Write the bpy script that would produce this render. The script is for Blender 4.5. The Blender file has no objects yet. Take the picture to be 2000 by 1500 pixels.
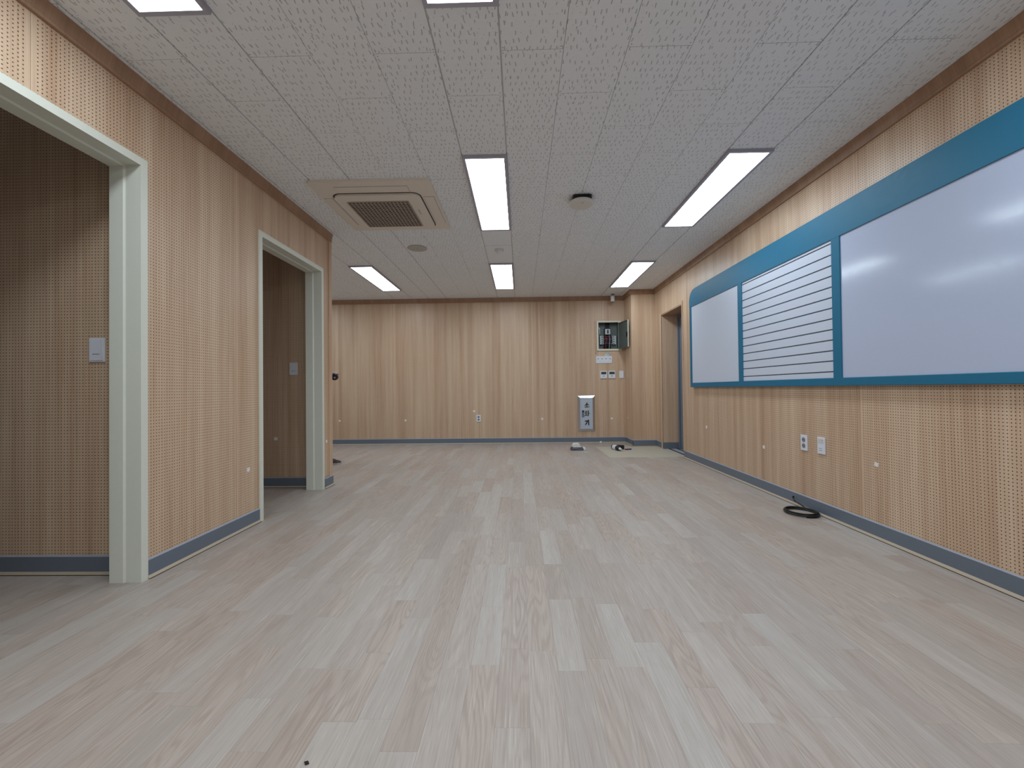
import bpy, bmesh, math, random
from mathutils import Vector, Matrix

# ------------------------------------------------------------------ camera, world, exposure
F_PX, YAW, PITCH, ROLL, CAM_H = 821.83, 0.0199, 0.0116, 0.0112, 0.9533
scene = bpy.context.scene
COL = scene.collection


def cam_matrix():
    cy, sy = math.cos(YAW), math.sin(YAW)
    cp, sp = math.cos(PITCH), math.sin(PITCH)
    cr, sr = math.cos(ROLL), math.sin(ROLL)
    A = Matrix(((1, 0, 0), (0, 0, -1), (0, 1, 0)))
    Ry = Matrix(((cy, 0, sy), (0, 1, 0), (-sy, 0, cy)))
    Rp = Matrix(((1, 0, 0), (0, cp, sp), (0, -sp, cp)))
    Rr = Matrix(((cr, sr, 0), (-sr, cr, 0), (0, 0, 1)))
    M = Rr @ Rp @ Ry @ A
    return (M.transposed() @ Matrix(((1, 0, 0), (0, -1, 0), (0, 0, -1)))).to_4x4()


cam_data = bpy.data.cameras.new('camera')
cam_data.sensor_width = 36.0
cam_data.sensor_fit = 'HORIZONTAL'
cam_data.lens = F_PX / 2000.0 * 36.0
cam_data.clip_start = 0.02
cam = bpy.data.objects.new('camera', cam_data)
COL.objects.link(cam)
cm = cam_matrix()
cm.translation = Vector((0, 0, CAM_H))
cam.matrix_world = cm
scene.camera = cam

world = bpy.data.worlds.new('world')
scene.world = world
world.use_nodes = True
world.node_tree.nodes['Background'].inputs[0].default_value = (0.6, 0.7, 0.8, 1)
world.node_tree.nodes['Background'].inputs[1].default_value = 0.05

scene.view_settings.view_transform = 'Standard'
scene.view_settings.look = 'None'
scene.view_settings.exposure = 0.0
scene.view_settings.gamma = 1.0
scene.view_settings.use_curve_mapping = False
LAMP_STRENGTH = 12.6
LAMP_COLOR = (0.805, 0.93, 1.02)

# ------------------------------------------------------------------ dimensions (metres)
H = 2.551                      # ceiling height
XL, XR = -1.928, 2.204         # left and right wall faces
YB, YF = 7.357, -2.75          # back wall, wall behind the camera
YC = 4.25                      # end of the left wall
XLL = -4.6                     # far left end of the rear area and of the side rooms
D1 = (1.17, 2.090)             # side door openings along Y
D2 = (3.100, 4.036)
DH = 2.113
DR = (5.735, 6.57)             # opening in the right wall
DRH = 2.065
BASE_H = 0.098
rnd = random.Random(7)


# ------------------------------------------------------------------ node helpers
def lin(h):
    r = []
    for i in (0, 2, 4):
        c = int(h[i:i + 2], 16) / 255.0
        r.append(c / 12.92 if c <= 0.04045 else ((c + 0.055) / 1.055) ** 2.4)
    return (r[0], r[1], r[2], 1.0)


class NT:
    def __init__(self, name):
        self.mat = bpy.data.materials.new(name)
        self.mat.use_nodes = True
        self.t = self.mat.node_tree
        self.b = self.t.nodes['Principled BSDF']

    def n(self, kind, **kw):
        nd = self.t.nodes.new(kind)
        for k, v in kw.items():
            setattr(nd, k, v)
        return nd

    def put(self, sock, v):
        if hasattr(v, 'is_linked'):
            self.t.links.new(v, sock)
        else:
            sock.default_value = v

    def m(self, op, a, b=0.0, c=0.0):
        nd = self.n('ShaderNodeMath', operation=op)
        self.put(nd.inputs[0], a)
        self.put(nd.inputs[1], b)
        self.put(nd.inputs[2], c)
        return nd.outputs[0]

    def xyz(self, x, y, z=0.0):
        nd = self.n('ShaderNodeCombineXYZ')
        for i, v in enumerate((x, y, z)):
            self.put(nd.inputs[i], v)
        return nd.outputs[0]

    def uv(self, layer='UVMap'):
        nd = self.n('ShaderNodeUVMap', uv_map=layer)
        s = self.n('ShaderNodeSeparateXYZ')
        self.t.links.new(nd.outputs[0], s.inputs[0])
        return s.outputs[0], s.outputs[1]

    def rand(self):
        return self.n('ShaderNodeObjectInfo').outputs['Random']

    def noise(self, vec, scale=1.0, detail=2.0, rough=0.5, dist=0.0):
        nd = self.n('ShaderNodeTexNoise')
        self.t.links.new(vec, nd.inputs['Vector'])
        nd.inputs['Scale'].default_value = scale
        nd.inputs['Detail'].default_value = detail
        nd.inputs['Roughness'].default_value = rough
        nd.inputs['Distortion'].default_value = dist
        return nd.outputs['Fac']

    def white(self, vec):
        nd = self.n('ShaderNodeTexWhiteNoise', noise_dimensions='3D')
        self.t.links.new(vec, nd.inputs['Vector'])
        return nd.outputs['Value'], nd.outputs['Color']

    def rng(self, v, a, b, c=0.0, d=1.0):
        nd = self.n('ShaderNodeMapRange')
        for i, x in enumerate((v, a, b, c, d)):
            self.put(nd.inputs[i], x)
        return nd.outputs[0]

    def mix(self, f, a, b, blend='MIX'):
        nd = self.n('ShaderNodeMix', data_type='RGBA', blend_type=blend)
        self.put(nd.inputs[0], f)
        self.put(nd.inputs[6], a)
        self.put(nd.inputs[7], b)
        return nd.outputs[2]

    def bump(self, h, strength, dist):
        nd = self.n('ShaderNodeBump')
        nd.inputs['Strength'].default_value = strength
        nd.inputs['Distance'].default_value = dist
        self.put(nd.inputs['Height'], h)
        self.t.links.new(nd.outputs[0], self.b.inputs['Normal'])

    def out(self, color=None, rough=0.5, metal=0.0, spec=0.5):
        if color is not None:
            self.put(self.b.inputs['Base Color'], color)
        self.put(self.b.inputs['Roughness'], rough)
        self.b.inputs['Metallic'].default_value = metal
        self.b.inputs['Specular IOR Level'].default_value = spec
        return self.mat


def plain(name, hexcol, rough=0.5, metal=0.0, spec=0.5, var=0.05, scale=40.0):
    """one colour with faint mottling and faint relief"""
    k = NT(name)
    co = k.n('ShaderNodeTexCoord').outputs['Object']
    nz = k.noise(co, scale, 3.0, 0.6)
    c = lin(hexcol)
    dark = tuple(x * (1 - var) for x in c[:3]) + (1,)
    lite = tuple(min(1, x * (1 + var)) for x in c[:3]) + (1,)
    return k.out(k.mix(nz, dark, lite), k.rng(nz, 0.2, 0.8, max(0.02, rough - 0.04), rough + 0.04), metal, spec)


def wood(name, holes, ca='e1c6aa', cb='bc977a', rough=0.38, dark=1.0):
    k = NT(name)
    u, v = k.uv()
    r = k.m('MULTIPLY', k.rand(), 37.0)
    fine = k.noise(k.xyz(k.m('MULTIPLY', u, 150.0), k.m('MULTIPLY', v, 2.2), r), 1.0, 4.0, 0.65)
    band = k.noise(k.xyz(k.m('MULTIPLY', u, 14.0), k.m('MULTIPLY', v, 0.22), r), 1.0, 3.0, 0.55)
    wide = k.noise(k.xyz(k.m('MULTIPLY', u, 3.0), k.m('MULTIPLY', v, 0.35), r), 1.0, 2.0)
    t = k.m('ADD', k.m('ADD', k.m('MULTIPLY', fine, 0.35), k.m('MULTIPLY', band, 0.45)), k.m('MULTIPLY', wide, 0.2))
    col = k.mix(k.rng(t, 0.36, 0.64), lin(cb), lin(ca))
    if holes:
        p = 1.2 / 72.0
        fu = k.m('MULTIPLY', k.m('SUBTRACT', k.m('FRACT', k.m('DIVIDE', u, p)), 0.5), p)
        fv = k.m('MULTIPLY', k.m('SUBTRACT', k.m('FRACT', k.m('DIVIDE', v, p)), 0.5), p)
        d = k.m('SQRT', k.m('ADD', k.m('MULTIPLY', fu, fu), k.m('MULTIPLY', fv, fv)))
        mask = k.rng(d, 0.0022, 0.0032, 1.0, 0.0)
        e = k.m('ABSOLUTE', k.m('SUBTRACT', k.m('FRACT', k.m('DIVIDE', u, 1.2)), 0.5))
        mask = k.m('MULTIPLY', mask, k.m('LESS_THAN', e, 0.5 - 0.0135))
        col = k.mix(k.m('MULTIPLY', mask, 0.92), col, lin('2b1c12'))
        k.bump(k.m('SUBTRACT', k.m('MULTIPLY', fine, 0.04), mask), 0.35, 0.002)
    else:
        k.bump(fine, 0.06, 0.001)
    return k.out(col, k.rng(fine, 0.3, 0.7, rough - 0.05, rough + 0.07), 0.0, 0.45)


def plank_mat():
    k = NT('floor_plank_vinyl')
    u, v = k.uv()
    t, s = k.uv('tone')
    z = k.m('MULTIPLY', t, 91.0)
    fib = k.noise(k.xyz(k.m('MULTIPLY', u, 230.0), k.m('MULTIPLY', v, 7.0), z), 1.0, 3.0, 0.6)
    fld = k.noise(k.xyz(k.m('MULTIPLY', u, 13.0), k.m('MULTIPLY', v, 1.5), z), 1.0, 1.0, 0.4)
    ring = k.m('SINE', k.m('ADD', k.m('MULTIPLY', fld, 85.0), k.m('MULTIPLY', fib, 1.4)))
    ring = k.rng(ring, -0.2, 1.0)
    wide = k.noise(k.xyz(k.m('MULTIPLY', u, 22.0), k.m('MULTIPLY', v, 1.1), z), 1.0, 2.0, 0.5)
    col = k.mix(t, lin('c2bbb4'), lin('aca098'))
    col = k.mix(k.m('MULTIPLY', s, 0.55), col, lin('bba699'))
    amt = k.m('MULTIPLY', k.rng(s, 0.2, 0.9, 0.05, 0.34), ring)
    col = k.mix(amt, col, lin('8f7d70'))
    col = k.mix(k.rng(wide, 0.35, 0.75, 0.0, 0.30), col, lin('968377'))
    col = k.mix(k.rng(fib, 0.5, 0.8, 0.0, 0.48), col, lin('8e7d71'))
    col = k.mix(k.rng(fib, 0.42, 0.22, 0.0, 0.45), col, lin('ddd4c8'))
    k.bump(fib, 0.05, 0.0006)
    return k.out(col, k.rng(fib, 0.3, 0.7, 0.36, 0.46), 0.0, 0.5)


def tile_mat(name, marks):
    k = NT(name)
    u, v = k.uv()
    r = k.m('MULTIPLY', k.rand(), 23.0)
    soft = k.noise(k.xyz(u, v, r), 60.0, 3.0, 0.6)
    col = k.mix(soft, lin('e8ebee'), lin('f0f3f6'))
    if marks:
        tot = None
        for (cw, ch, hw, hl, off, prob) in ((0.031, 0.045, 0.0020, 0.0095, 0.0, 0.75), (0.047, 0.041, 0.0018, 0.0055, 5.3, 0.42),
                                             (0.030, 0.030, 0.0012, 0.0012, 11.7, 0.30)):
            a = k.m('ADD', k.m('DIVIDE', u, cw), off)
            row = k.m('FLOOR', k.m('ADD', k.m('DIVIDE', v, ch), off))
            a = k.m('ADD', a, k.m('MULTIPLY', row, 0.37))
            b = k.m('ADD', k.m('DIVIDE', v, ch), off)
            wv, wc = k.white(k.xyz(k.m('FLOOR', a), k.m('FLOOR', b), r))
            sp = k.n('ShaderNodeSeparateColor')
            k.t.links.new(wc, sp.inputs[0])
            jx = k.rng(sp.outputs[0], 0, 1, 0.25, 0.75)
            jy = k.rng(sp.outputs[1], 0, 1, 0.35, 0.65)
            dx = k.m('MULTIPLY', k.m('SUBTRACT', k.m('FRACT', a), jx), cw)
            dy = k.m('MULTIPLY', k.m('SUBTRACT', k.m('FRACT', b), jy), ch)
            dx = k.m('ADD', dx, k.m('MULTIPLY', dy, k.rng(sp.outputs[2], 0, 1, -0.25, 0.25)))
            ex = k.m('ABSOLUTE', dx)
            ey = k.m('MAXIMUM', k.m('SUBTRACT', k.m('ABSOLUTE', dy), hl), 0.0)
            d = k.m('SQRT', k.m('ADD', k.m('MULTIPLY', ex, ex), k.m('MULTIPLY', ey, ey)))
            mk = k.m('MULTIPLY', k.rng(d, hw * 0.8, hw * 1.5, 1.0, 0.0), k.m('LESS_THAN', wv, prob))
            tot = mk if tot is None else k.m('MAXIMUM', tot, mk)
        a = k.m('SUBTRACT', k.m('MULTIPLY', k.m('ABSOLUTE', k.m('SUBTRACT', k.m('FRACT', k.m('DIVIDE', u, 0.3)), 0.5)), 0.3), 0.136)
        b = k.m('SUBTRACT', k.m('MULTIPLY', k.m('ABSOLUTE', k.m('SUBTRACT', k.m('FRACT', k.m('DIVIDE', v, 0.6)), 0.5)), 0.6), 0.284)
        d = k.m('SQRT', k.m('ADD', k.m('MULTIPLY', a, a), k.m('MULTIPLY', b, b)))
        tot = k.m('MAXIMUM', tot, k.rng(d, 0.0026, 0.0042, 1.25, 0.0))
        col = k.mix(k.m('MULTIPLY', tot, 0.52), col, lin('77726d'))
        k.bump(k.m('SUBTRACT', k.m('MULTIPLY', soft, 0.1), tot), 0.3, 0.002)
    return k.out(col, 0.85, 0.0, 0.2)


def emit(name, color, strength):
    k = NT(name)
    k.b.inputs['Base Color'].default_value = (0.9, 0.9, 0.9, 1)
    k.b.inputs['Emission Color'].default_value = (*color, 1)
    k.b.inputs['Emission Strength'].default_value = strength
    return k.mat


MAT = dict(
    peg=wood('perforated_wood_panel', True),
    wood=wood('wood_laminate', False),
    crown=wood('crown_wood', False, 'b08d72', '927158'),
    plank=plank_mat(),
    tile=tile_mat('fissured_ceiling_tile', True),
    tile_plain=tile_mat('smooth_ceiling_board', False),
    base=plain('baseboard_vinyl', '6c7582', 0.42, var=0.04),
    lit_bead=plain('baseboard_highlight', '9aa2b2', 0.4),  # paler than the baseboard, colour stands for the light along its top
    edge=plain('edge_strip_vinyl', 'b9a893', 0.5),
    joint=plain('floor_joint', '8d7c6d', 0.8),
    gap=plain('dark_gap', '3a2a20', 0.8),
    cream=plain('cream_paint', 'dedfd2', 0.38, var=0.02),
    teal=plain('teal_lacquer', '226f90', 0.5, var=0.02, spec=0.3),
    wboard=plain('whiteboard_enamel', 'c0cae2', 0.13, var=0.01, spec=0.5),
    slat=plain('white_slat', 'd0d8e8', 0.35, var=0.01),
    groove=plain('groove_grey', '5b646e', 0.6),
    white=plain('white_plastic', 'e2e4ec', 0.35, var=0.015),
    white2=plain('off_white_plastic', 'd8d4cc', 0.45, var=0.02),
    hole=plain('socket_grey', '83868f', 0.5),
    dark=plain('dark_plastic', '17181b', 0.4),
    lcd=plain('lcd_glass', '3c474b', 0.15),
    alu=plain('lamp_frame_grey', 'a9a6b2', 0.45, 0.1),
    steel=plain('stainless_steel', 'd2d6dc', 0.30, 1.0),
    steel_door=plain('brushed_steel', 'bcc5d2', 0.42, 0.15),
    olive=plain('dark_olive_lettering', '4a4620', 0.6),
    black_letter=plain('black_lettering', '2a2622', 0.6),
    boxcream=plain('box_cream_enamel', 'dcd9c6', 0.4),
    boxgrey=plain('box_grey_enamel', '5a625e', 0.45),
    breaker=plain('breaker_white', 'c3ccd0', 0.5),
    red=plain('red_insulation', '8f3040', 0.5),
    greycable=plain('grey_insulation', 'a5a4ae', 0.5),
    ac=plain('air_conditioner_plastic', 'e2d9ce', 0.5, var=0.02),
    ac_dark=plain('air_conditioner_recess', '3a302a', 0.7),
    ac_grille=plain('air_conditioner_grille', 'a3968a', 0.6),
    spk=plain('speaker_mesh', 'b8b6ae', 0.7),
    metalgrey=plain('blue_grey_metal', '6d7787', 0.45),
    doorgrey=plain('door_grey', '7a818c', 0.5),
    cable=plain('black_rubber', '0e0f11', 0.38),
    underlay=plain('underlay_greenish', 'c0b8a8', 0.6, var=0.06, scale=9.0),
    concrete=plain('threshold_grey', 'a9adb2', 0.5),
    paper=plain('white_paper', 'ebe9e7', 0.7),
    cloth_dark=plain('dark_grey_cloth', '46434e', 0.8),
    navy=plain('navy_plastic', '14153c', 0.3),
    silver=plain('silver_plate', 'b0b4bc', 0.3, 0.7),
    redp=plain('red_plastic', '7a2a25', 0.45),
    bluep=plain('blue_plastic', '2c3a86', 0.45),
    glove=plain('pale_glove', 'ddd2d0', 0.8),
    skin=plain('skin', 'c99a80', 0.55),
    shirt=plain('navy_workwear', '232a44', 0.8),
    trousers=plain('charcoal_trousers', '35353a', 0.85),
    shoe=plain('brown_leather', '3d302b', 0.6),
    sole=plain('shoe_sole', 'b5aeb0', 0.6),
    hair=plain('black_hair', '15120f', 0.6),
    eye=plain('eye_white', 'e6e4e0', 0.3),
    card_green=plain('card_green', '7fa093', 0.5),
    card=plain('card_pale', 'c4d0cf', 0.4),
    plaster=plain('plaster', 'dedcd8', 0.8),
)
MAT['lamp'] = emit('lamp_diffuser', LAMP_COLOR, LAMP_STRENGTH)

# ------------------------------------------------------------------ mesh helpers
WL = {}          # world location of empties used as roots


def root_loc(p):
    while p is not None:
        if p.name in WL:
            return WL[p.name]
        p = p.parent
    return Vector((0, 0, 0))


class MB:
    def __init__(self):
        self.v, self.f, self.uvs, self.sm, self.tone = [], [], [], [], []

    def poly(self, pts, uv=None, smooth=False, tone=None):
        i = len(self.v)
        self.v += [tuple(p) for p in pts]
        self.f.append(tuple(range(i, i + len(pts))))
        self.uvs.append(uv)
        self.sm.append(smooth)
        self.tone.append(tone)

    def box(self, x0, x1, y0, y1, z0, z1, tone=None, skip=''):
        P = lambda a, b, c: ((x0, x1)[a], (y0, y1)[b], (z0, z1)[c])
        fs = {'b': ((0, 0, 0), (0, 1, 0), (1, 1, 0), (1, 0, 0)), 't': ((0, 0, 1), (1, 0, 1), (1, 1, 1), (0, 1, 1)),
              'f': ((0, 0, 0), (1, 0, 0), (1, 0, 1), (0, 0, 1)), 'k': ((0, 1, 0), (0, 1, 1), (1, 1, 1), (1, 1, 0)),
              'l': ((0, 0, 0), (0, 0, 1), (0, 1, 1), (0, 1, 0)), 'r': ((1, 0, 0), (1, 1, 0), (1, 1, 1), (1, 0, 1))}
        for key, q in fs.items():
            if key not in skip:
                self.poly([P(*c) for c in q], tone=tone)
        return self

    def rbox(self, x0, x1, y0, y1, z0, z1, r=0.002, face='z'):
        """box with chamfered edges"""
        bm = bmesh.new()
        bmesh.ops.create_cube(bm, size=1.0)
        for w in bm.verts:
            w.co = ((x0 + x1) / 2 + w.co.x * (x1 - x0), (y0 + y1) / 2 + w.co.y * (y1 - y0), (z0 + z1) / 2 + w.co.z * (z1 - z0))
        bmesh.ops.bevel(bm, geom=bm.edges[:], offset=r, segments=2, affect='EDGES', profile=0.5)
        for f in bm.faces:
            self.poly([w.co[:] for w in f.verts])
        bm.free()
        return self

    def prism(self, pts, axis, a, b, smooth=False):
        """extrude closed 2-D outline along an axis (0: pts=(y,z), 1: pts=(x,z), 2: pts=(x,y))"""
        def P(p, t):
            return {0: (t, p[0], p[1]), 1: (p[0], t, p[1]), 2: (p[0], p[1], t)}[axis]
        ar = sum(p[0] * q[1] - q[0] * p[1] for p, q in zip(pts, pts[1:] + pts[:1]))
        if (ar < 0) != (axis == 1):
            pts = pts[::-1]
        n = len(pts)
        self.poly([P(p, b) for p in pts])
        self.poly([P(p, a) for p in pts[::-1]])
        for i in range(n):
            p, q = pts[i], pts[(i + 1) % n]
            self.poly([P(p, a), P(q, a), P(q, b), P(p, b)], smooth=smooth)
        return self

    def lathe(self, prof, c, axis='z', seg=28, smooth=True):
        """prof: list of (radius, height) revolved about an axis through c"""
        rings = []
        for r, h in prof:
            ring = []
            for i in range(seg):
                a = 2 * math.pi * i / seg
                x, y = r * math.cos(a), r * math.sin(a)
                ring.append({'z': (c[0] + x, c[1] + y, c[2] + h), 'y': (c[0] + x, c[1] + h, c[2] + y), 'x': (c[0] + h, c[1] + x, c[2] + y)}[axis])
            rings.append(ring)
        for A, B in zip(rings, rings[1:]):
            for i in range(seg):
                j = (i + 1) % seg
                self.poly([A[i], A[j], B[j], B[i]], smooth=smooth)
        self.poly(rings[0][::-1])
        self.poly(rings[-1])
        return self

    def tube(self, path, r, seg=8, caps=True):
        pts = [Vector(p) for p in path]
        rings = []
        up = Vector((0.13, 0.21, 1)).normalized()
        for i, p in enumerate(pts):
            d = (pts[min(i + 1, len(pts) - 1)] - pts[max(i - 1, 0)]).normalized()
            s = d.cross(up)
            if s.length < 1e-4:
                s = d.cross(Vector((1, 0, 0)))
            s.normalize()
            t = s.cross(d).normalized()
            rr = r[i] if isinstance(r, (list, tuple)) else r
            rings.append([p + (s * math.cos(2 * math.pi * k / seg) + t * math.sin(2 * math.pi * k / seg)) * rr for k in range(seg)])
        for A, B in zip(rings, rings[1:]):
            for k in range(seg):
                j = (k + 1) % seg
                self.poly([A[k], A[j], B[j], B[k]], smooth=True)
        if caps:
            self.poly(rings[0][::-1])
            self.poly(rings[-1])
        return self

    def build(self, name, mat, parent=None, uoff=(0, 0), local=False, weld=False, tone=False):
        off = Vector((0, 0, 0)) if local else root_loc(parent)
        me = bpy.data.meshes.new(name)
        me.from_pydata([tuple(Vector(p) - off) for p in self.v], [], self.f)
        uvl = me.uv_layers.new(name='UVMap')
        tl = me.uv_layers.new(name='tone') if tone else None
        for pi, poly in enumerate(me.polygons):
            pts = [Vector(self.v[i]) for i in self.f[pi]]
            nrm = poly.normal
            ax = max(range(3), key=lambda k: abs(nrm[k]))
            for li, p in zip(poly.loop_indices, pts):
                if self.uvs[pi]:
                    uvl.data[li].uv = self.uvs[pi][li - poly.loop_start]
                else:
                    a = ((p.y, p.z), (p.x, p.z), (p.x, p.y))[ax]
                    uvl.data[li].uv = (a[0] + uoff[0], a[1] + uoff[1])
                if tl:
                    uvl_t = self.tone[pi] or (0.5, 0.5, 0, 0)
                    tl.data[li].uv = uvl_t[:2]
                    uvl.data[li].uv = (p.x + uvl_t[2], p.y + uvl_t[3])
            poly.use_smooth = self.sm[pi]
        if weld:
            bm = bmesh.new()
            bm.from_mesh(me)
            bmesh.ops.remove_doubles(bm, verts=bm.verts[:], dist=1e-5)
            bm.to_mesh(me)
            bm.free()
        me.materials.append(mat)
        ob = bpy.data.objects.new(name, me)
        COL.objects.link(ob)
        ob.parent = parent
        return ob


def thing(name, label, cat, loc, group=None, rot=None):
    o = bpy.data.objects.new(name, None)
    o.empty_display_size = 0.05
    COL.objects.link(o)
    o.location = loc
    if rot:
        o.rotation_euler = rot
    WL[o.name] = Vector(loc)
    tag(o, label, cat, group)
    return o


def tag(o, label, cat, group=None):
    o['label'] = label
    o['category'] = cat
    if group:
        o['group'] = group
    return o


def struct(o, label=None):
    o['kind'] = 'structure'
    if label:
        o['label'] = label
    return o


def cells(rect, holes):
    """rectangle minus rectangles, as a list of rectangles; (u0,u1,v0,v1)"""
    u0, u1, v0, v1 = rect
    us = sorted({u0, u1} | {min(max(x, u0), u1) for h in holes for x in h[:2]})
    res = []
    for a, b in zip(us, us[1:]):
        if b - a < 1e-6:
            continue
        m = (a + b) / 2
        hs = sorted((max(h[2], v0), min(h[3], v1)) for h in holes if h[0] < m < h[1] and h[3] > v0 and h[2] < v1)
        lo = v0
        for h0, h1 in hs:
            if h0 > lo + 1e-6:
                res.append((a, b, lo, h0))
            lo = max(lo, h1)
        if v1 > lo + 1e-6:
            res.append((a, b, lo, v1))
    return res


PT = 0.009    # panel thickness


def panelled_wall(name, axis, face, sgn, thick, rect, holes, seam, label, z_low=0.0, panels=True):
    """wall core plus separate 1.2 m wide perforated panels; axis: 0 wall normal along X, 1 along Y; sgn: side the room lies on"""
    core = MB()

    def bx(mb, r, d0, d1):
        lo, hi = min(d0, d1), max(d0, d1)
        if axis == 0:
            mb.box(lo, hi, r[0], r[1], r[2], r[3])
        else:
            mb.box(r[0], r[1], lo, hi, r[2], r[3])
    for r in cells(rect, holes):
        bx(core, r, face - sgn * PT, face - sgn * thick)
    w = struct(core.build(name, MAT['wood']), label)
    if panels:
        k0 = math.floor((rect[0] - seam) / 1.2)
        k = k0
        while seam + k * 1.2 < rect[1]:
            a, b = max(rect[0], seam + k * 1.2 + 0.0008), min(rect[1], seam + (k + 1) * 1.2 - 0.0008)
            if b - a > 0.01:
                mb = MB()
                for r in cells((a, b, rect[2], rect[3]), holes):
                    bx(mb, r, face, face - sgn * PT)
                if mb.f:
                    mb.build('wall_panel', MAT['peg'], w, uoff=(-seam - k0 * 1.2, 0))
            k += 1
    return w


# ------------------------------------------------------------------ floor
slab = MB().box(XLL - 0.1, 2.95, YF - 0.1, YB + 0.2, -0.12, -0.0035)
floor = struct(slab.build('floor', MAT['joint']), 'pale oak-look plank floor')
PATCH = (1.19, XR, 5.80, 6.87)

planks = []
W = 0.0998
X_START = -0.083 - W * 46
ncol = int((XR - X_START) / W) + 1


def free_intervals(x0, x1):
    """Y ranges where floor boards lie for a column of boards"""
    xm = (x0 + x1) / 2
    if xm < XL:
        return [(YF, YB)]
    return [(YF, PATCH[2]), (PATCH[3], YB)] if xm > PATCH[0] - 0.02 else [(YF, YB)]


for c in range(ncol):
    x0, x1 = X_START + c * W, X_START + (c + 1) * W
    x0, x1 = max(x0, XLL), min(x1, XR)
    if x1 - x0 < 0.01:
        continue
    cuts = []
    y = YF - rnd.uniform(0, 0.6)
    while y < YB:
        cuts.append(y)
        y += rnd.choice((0.36, 0.45, 0.5, 0.5, 0.6, 0.72, 0.85)) + rnd.uniform(-0.05, 0.05)
    cuts.append(YB + 0.5)
    for lo, hi in free_intervals(x0, x1):
        for a, b in zip(cuts, cuts[1:]):
            a, b = max(a, lo), min(b, hi)
            if b - a > 0.02:
                tone = (min(1.0, max(0.08, rnd.gauss(0.52, 0.22))), rnd.random() ** 1.3, rnd.uniform(0, 40), rnd.uniform(0, 40))
                ym, xm = (a + b) / 2, (x0 + x1) / 2
                yv = max(ym, 0.2)
                vis = b > 0.95 and abs(xm) < 1.28 * yv + 0.1 and not (xm < XL - 0.2 and ym < YC) and not (xm < XL and xm / yv < XL / YC - 0.02)
                area = (x1 - x0) * (b - a) * CAM_H / max(ym, 0.9) ** 3 if vis else 0.0
                planks.append((area, x0, x1, a, b, tone))
planks.sort(key=lambda q: -q[0])
rest = MB()
for i, (area, x0, x1, a, b, tone) in enumerate(planks):
    g = 0.00015
    if i < 300 and area > 0:
        MB().box(x0 + g, x1 - g, a + g, b - g, -0.0032, rnd.uniform(-0.00012, 0.0), tone=tone).build('plank', MAT['plank'], floor, tone=True)
    else:
        rest.box(x0 + g, x1 - g, a + g, b - g, -0.0032, 0.0, tone=tone, skip='b')
o = rest.build('plank_field', MAT['plank'], floor, tone=True)
o['kind'] = 'stuff'
o = MB().box(PATCH[0] + 0.003, XR, PATCH[2] + 0.003, PATCH[3] - 0.003, -0.0033, -0.0004).build('bare_underlay', MAT['underlay'], floor)
o['label'] = 'pale greenish bare patch of underlay by the doorway'

# ------------------------------------------------------------------ ceiling with separate tiles
ceil_core = MB().box(XLL - 0.1, 2.95, YF - 0.1, YB + 0.2, H + 0.009, H + 0.15)
ceiling = struct(ceil_core.build('ceiling', MAT['plaster']), 'white fissured ceiling tiles in staggered rows')
GX, GY = -1.8785, 1.9668
LAMP_W, LAMP_L = 0.314, 1.335
# columns of lamps (grid column start) and rows (near end)
ROW = (-2.08, 0.385, 2.842, 5.318)  # first row is assumed, added unseen for light from behind the camera
lamp_spots = []
for rI, y0 in enumerate(ROW):
    for cx in (1, 5, 11):
        if (rI, cx) == (2, 1):
            continue
        colx = cx if not (rI == 3 and cx == 1) else -1
        lamp_spots.append((GX + 0.3 * colx, y0, rI, cx))
lamp_spots.append((GX + 0.3 * -7, ROW[3], 3, -7))  # assumed lamp out of view, added to light the left rear
lamp_rects = [(x - 0.007, x + 0.307, y0, y0 + LAMP_L) for x, y0, _, _ in lamp_spots]
PLAIN = [(4.177, 4.668), (4.668, 5.318)]
cstart = math.floor((XLL - GX) / 0.3)
for c in range(cstart, int((XR - GX) / 0.3) + 1):
    x0, x1 = max(GX + 0.3 * c, XLL), min(GX + 0.3 * (c + 1), XR)
    if x1 - x0 < 0.01:
        continue
    oy = GY + (0.3 if c % 2 else 0.0)
    k0 = math.floor((YF - oy) / 0.6)
    segs = []
    k = k0
    while oy + 0.6 * k < YB:
        segs.append((max(YF, oy + 0.6 * k), min(YB, oy + 0.6 * (k + 1)), 'tile'))
        k += 1
    for (a, b, kind) in segs:
        holes = [r for r in lamp_rects] + [(XLL - 1, XL - 0.08, YF - 1, 4.2)]
        if c == 5:
            holes.append((x0, x1, PLAIN[0][0], PLAIN[1][1]))
        for r in cells((x0 + 0.0010, x1 - 0.0010, a + 0.0012, b - 0.0012), holes):
            if r[1] - r[0] < 0.02 or r[3] - r[2] < 0.02:
                continue
            MB().box(r[0], r[1], r[2], r[3], H, H + 0.009).build('ceiling_tile', MAT['tile'], ceiling,
                                                                       uoff=(0.3 * rnd.randint(0, 30) - GX, 0.6 * rnd.randint(0, 15) - oy))
    if c == 5:
        for a, b in PLAIN:
            MB().box(x0 + 0.001, x1 - 0.001, a + 0.001, b - 0.001, H + (0.003 if a < 4.3 else 0.0), H + 0.009).build('ceiling_tile', MAT['tile_plain'], ceiling)
for (a, b) in ((YF, 2.24), (2.26, 4.198)):
    MB().box(XLL, XL - 0.082, a, b, H, H + 0.009).build('ceiling_board', MAT['tile_plain'], ceiling)

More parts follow.
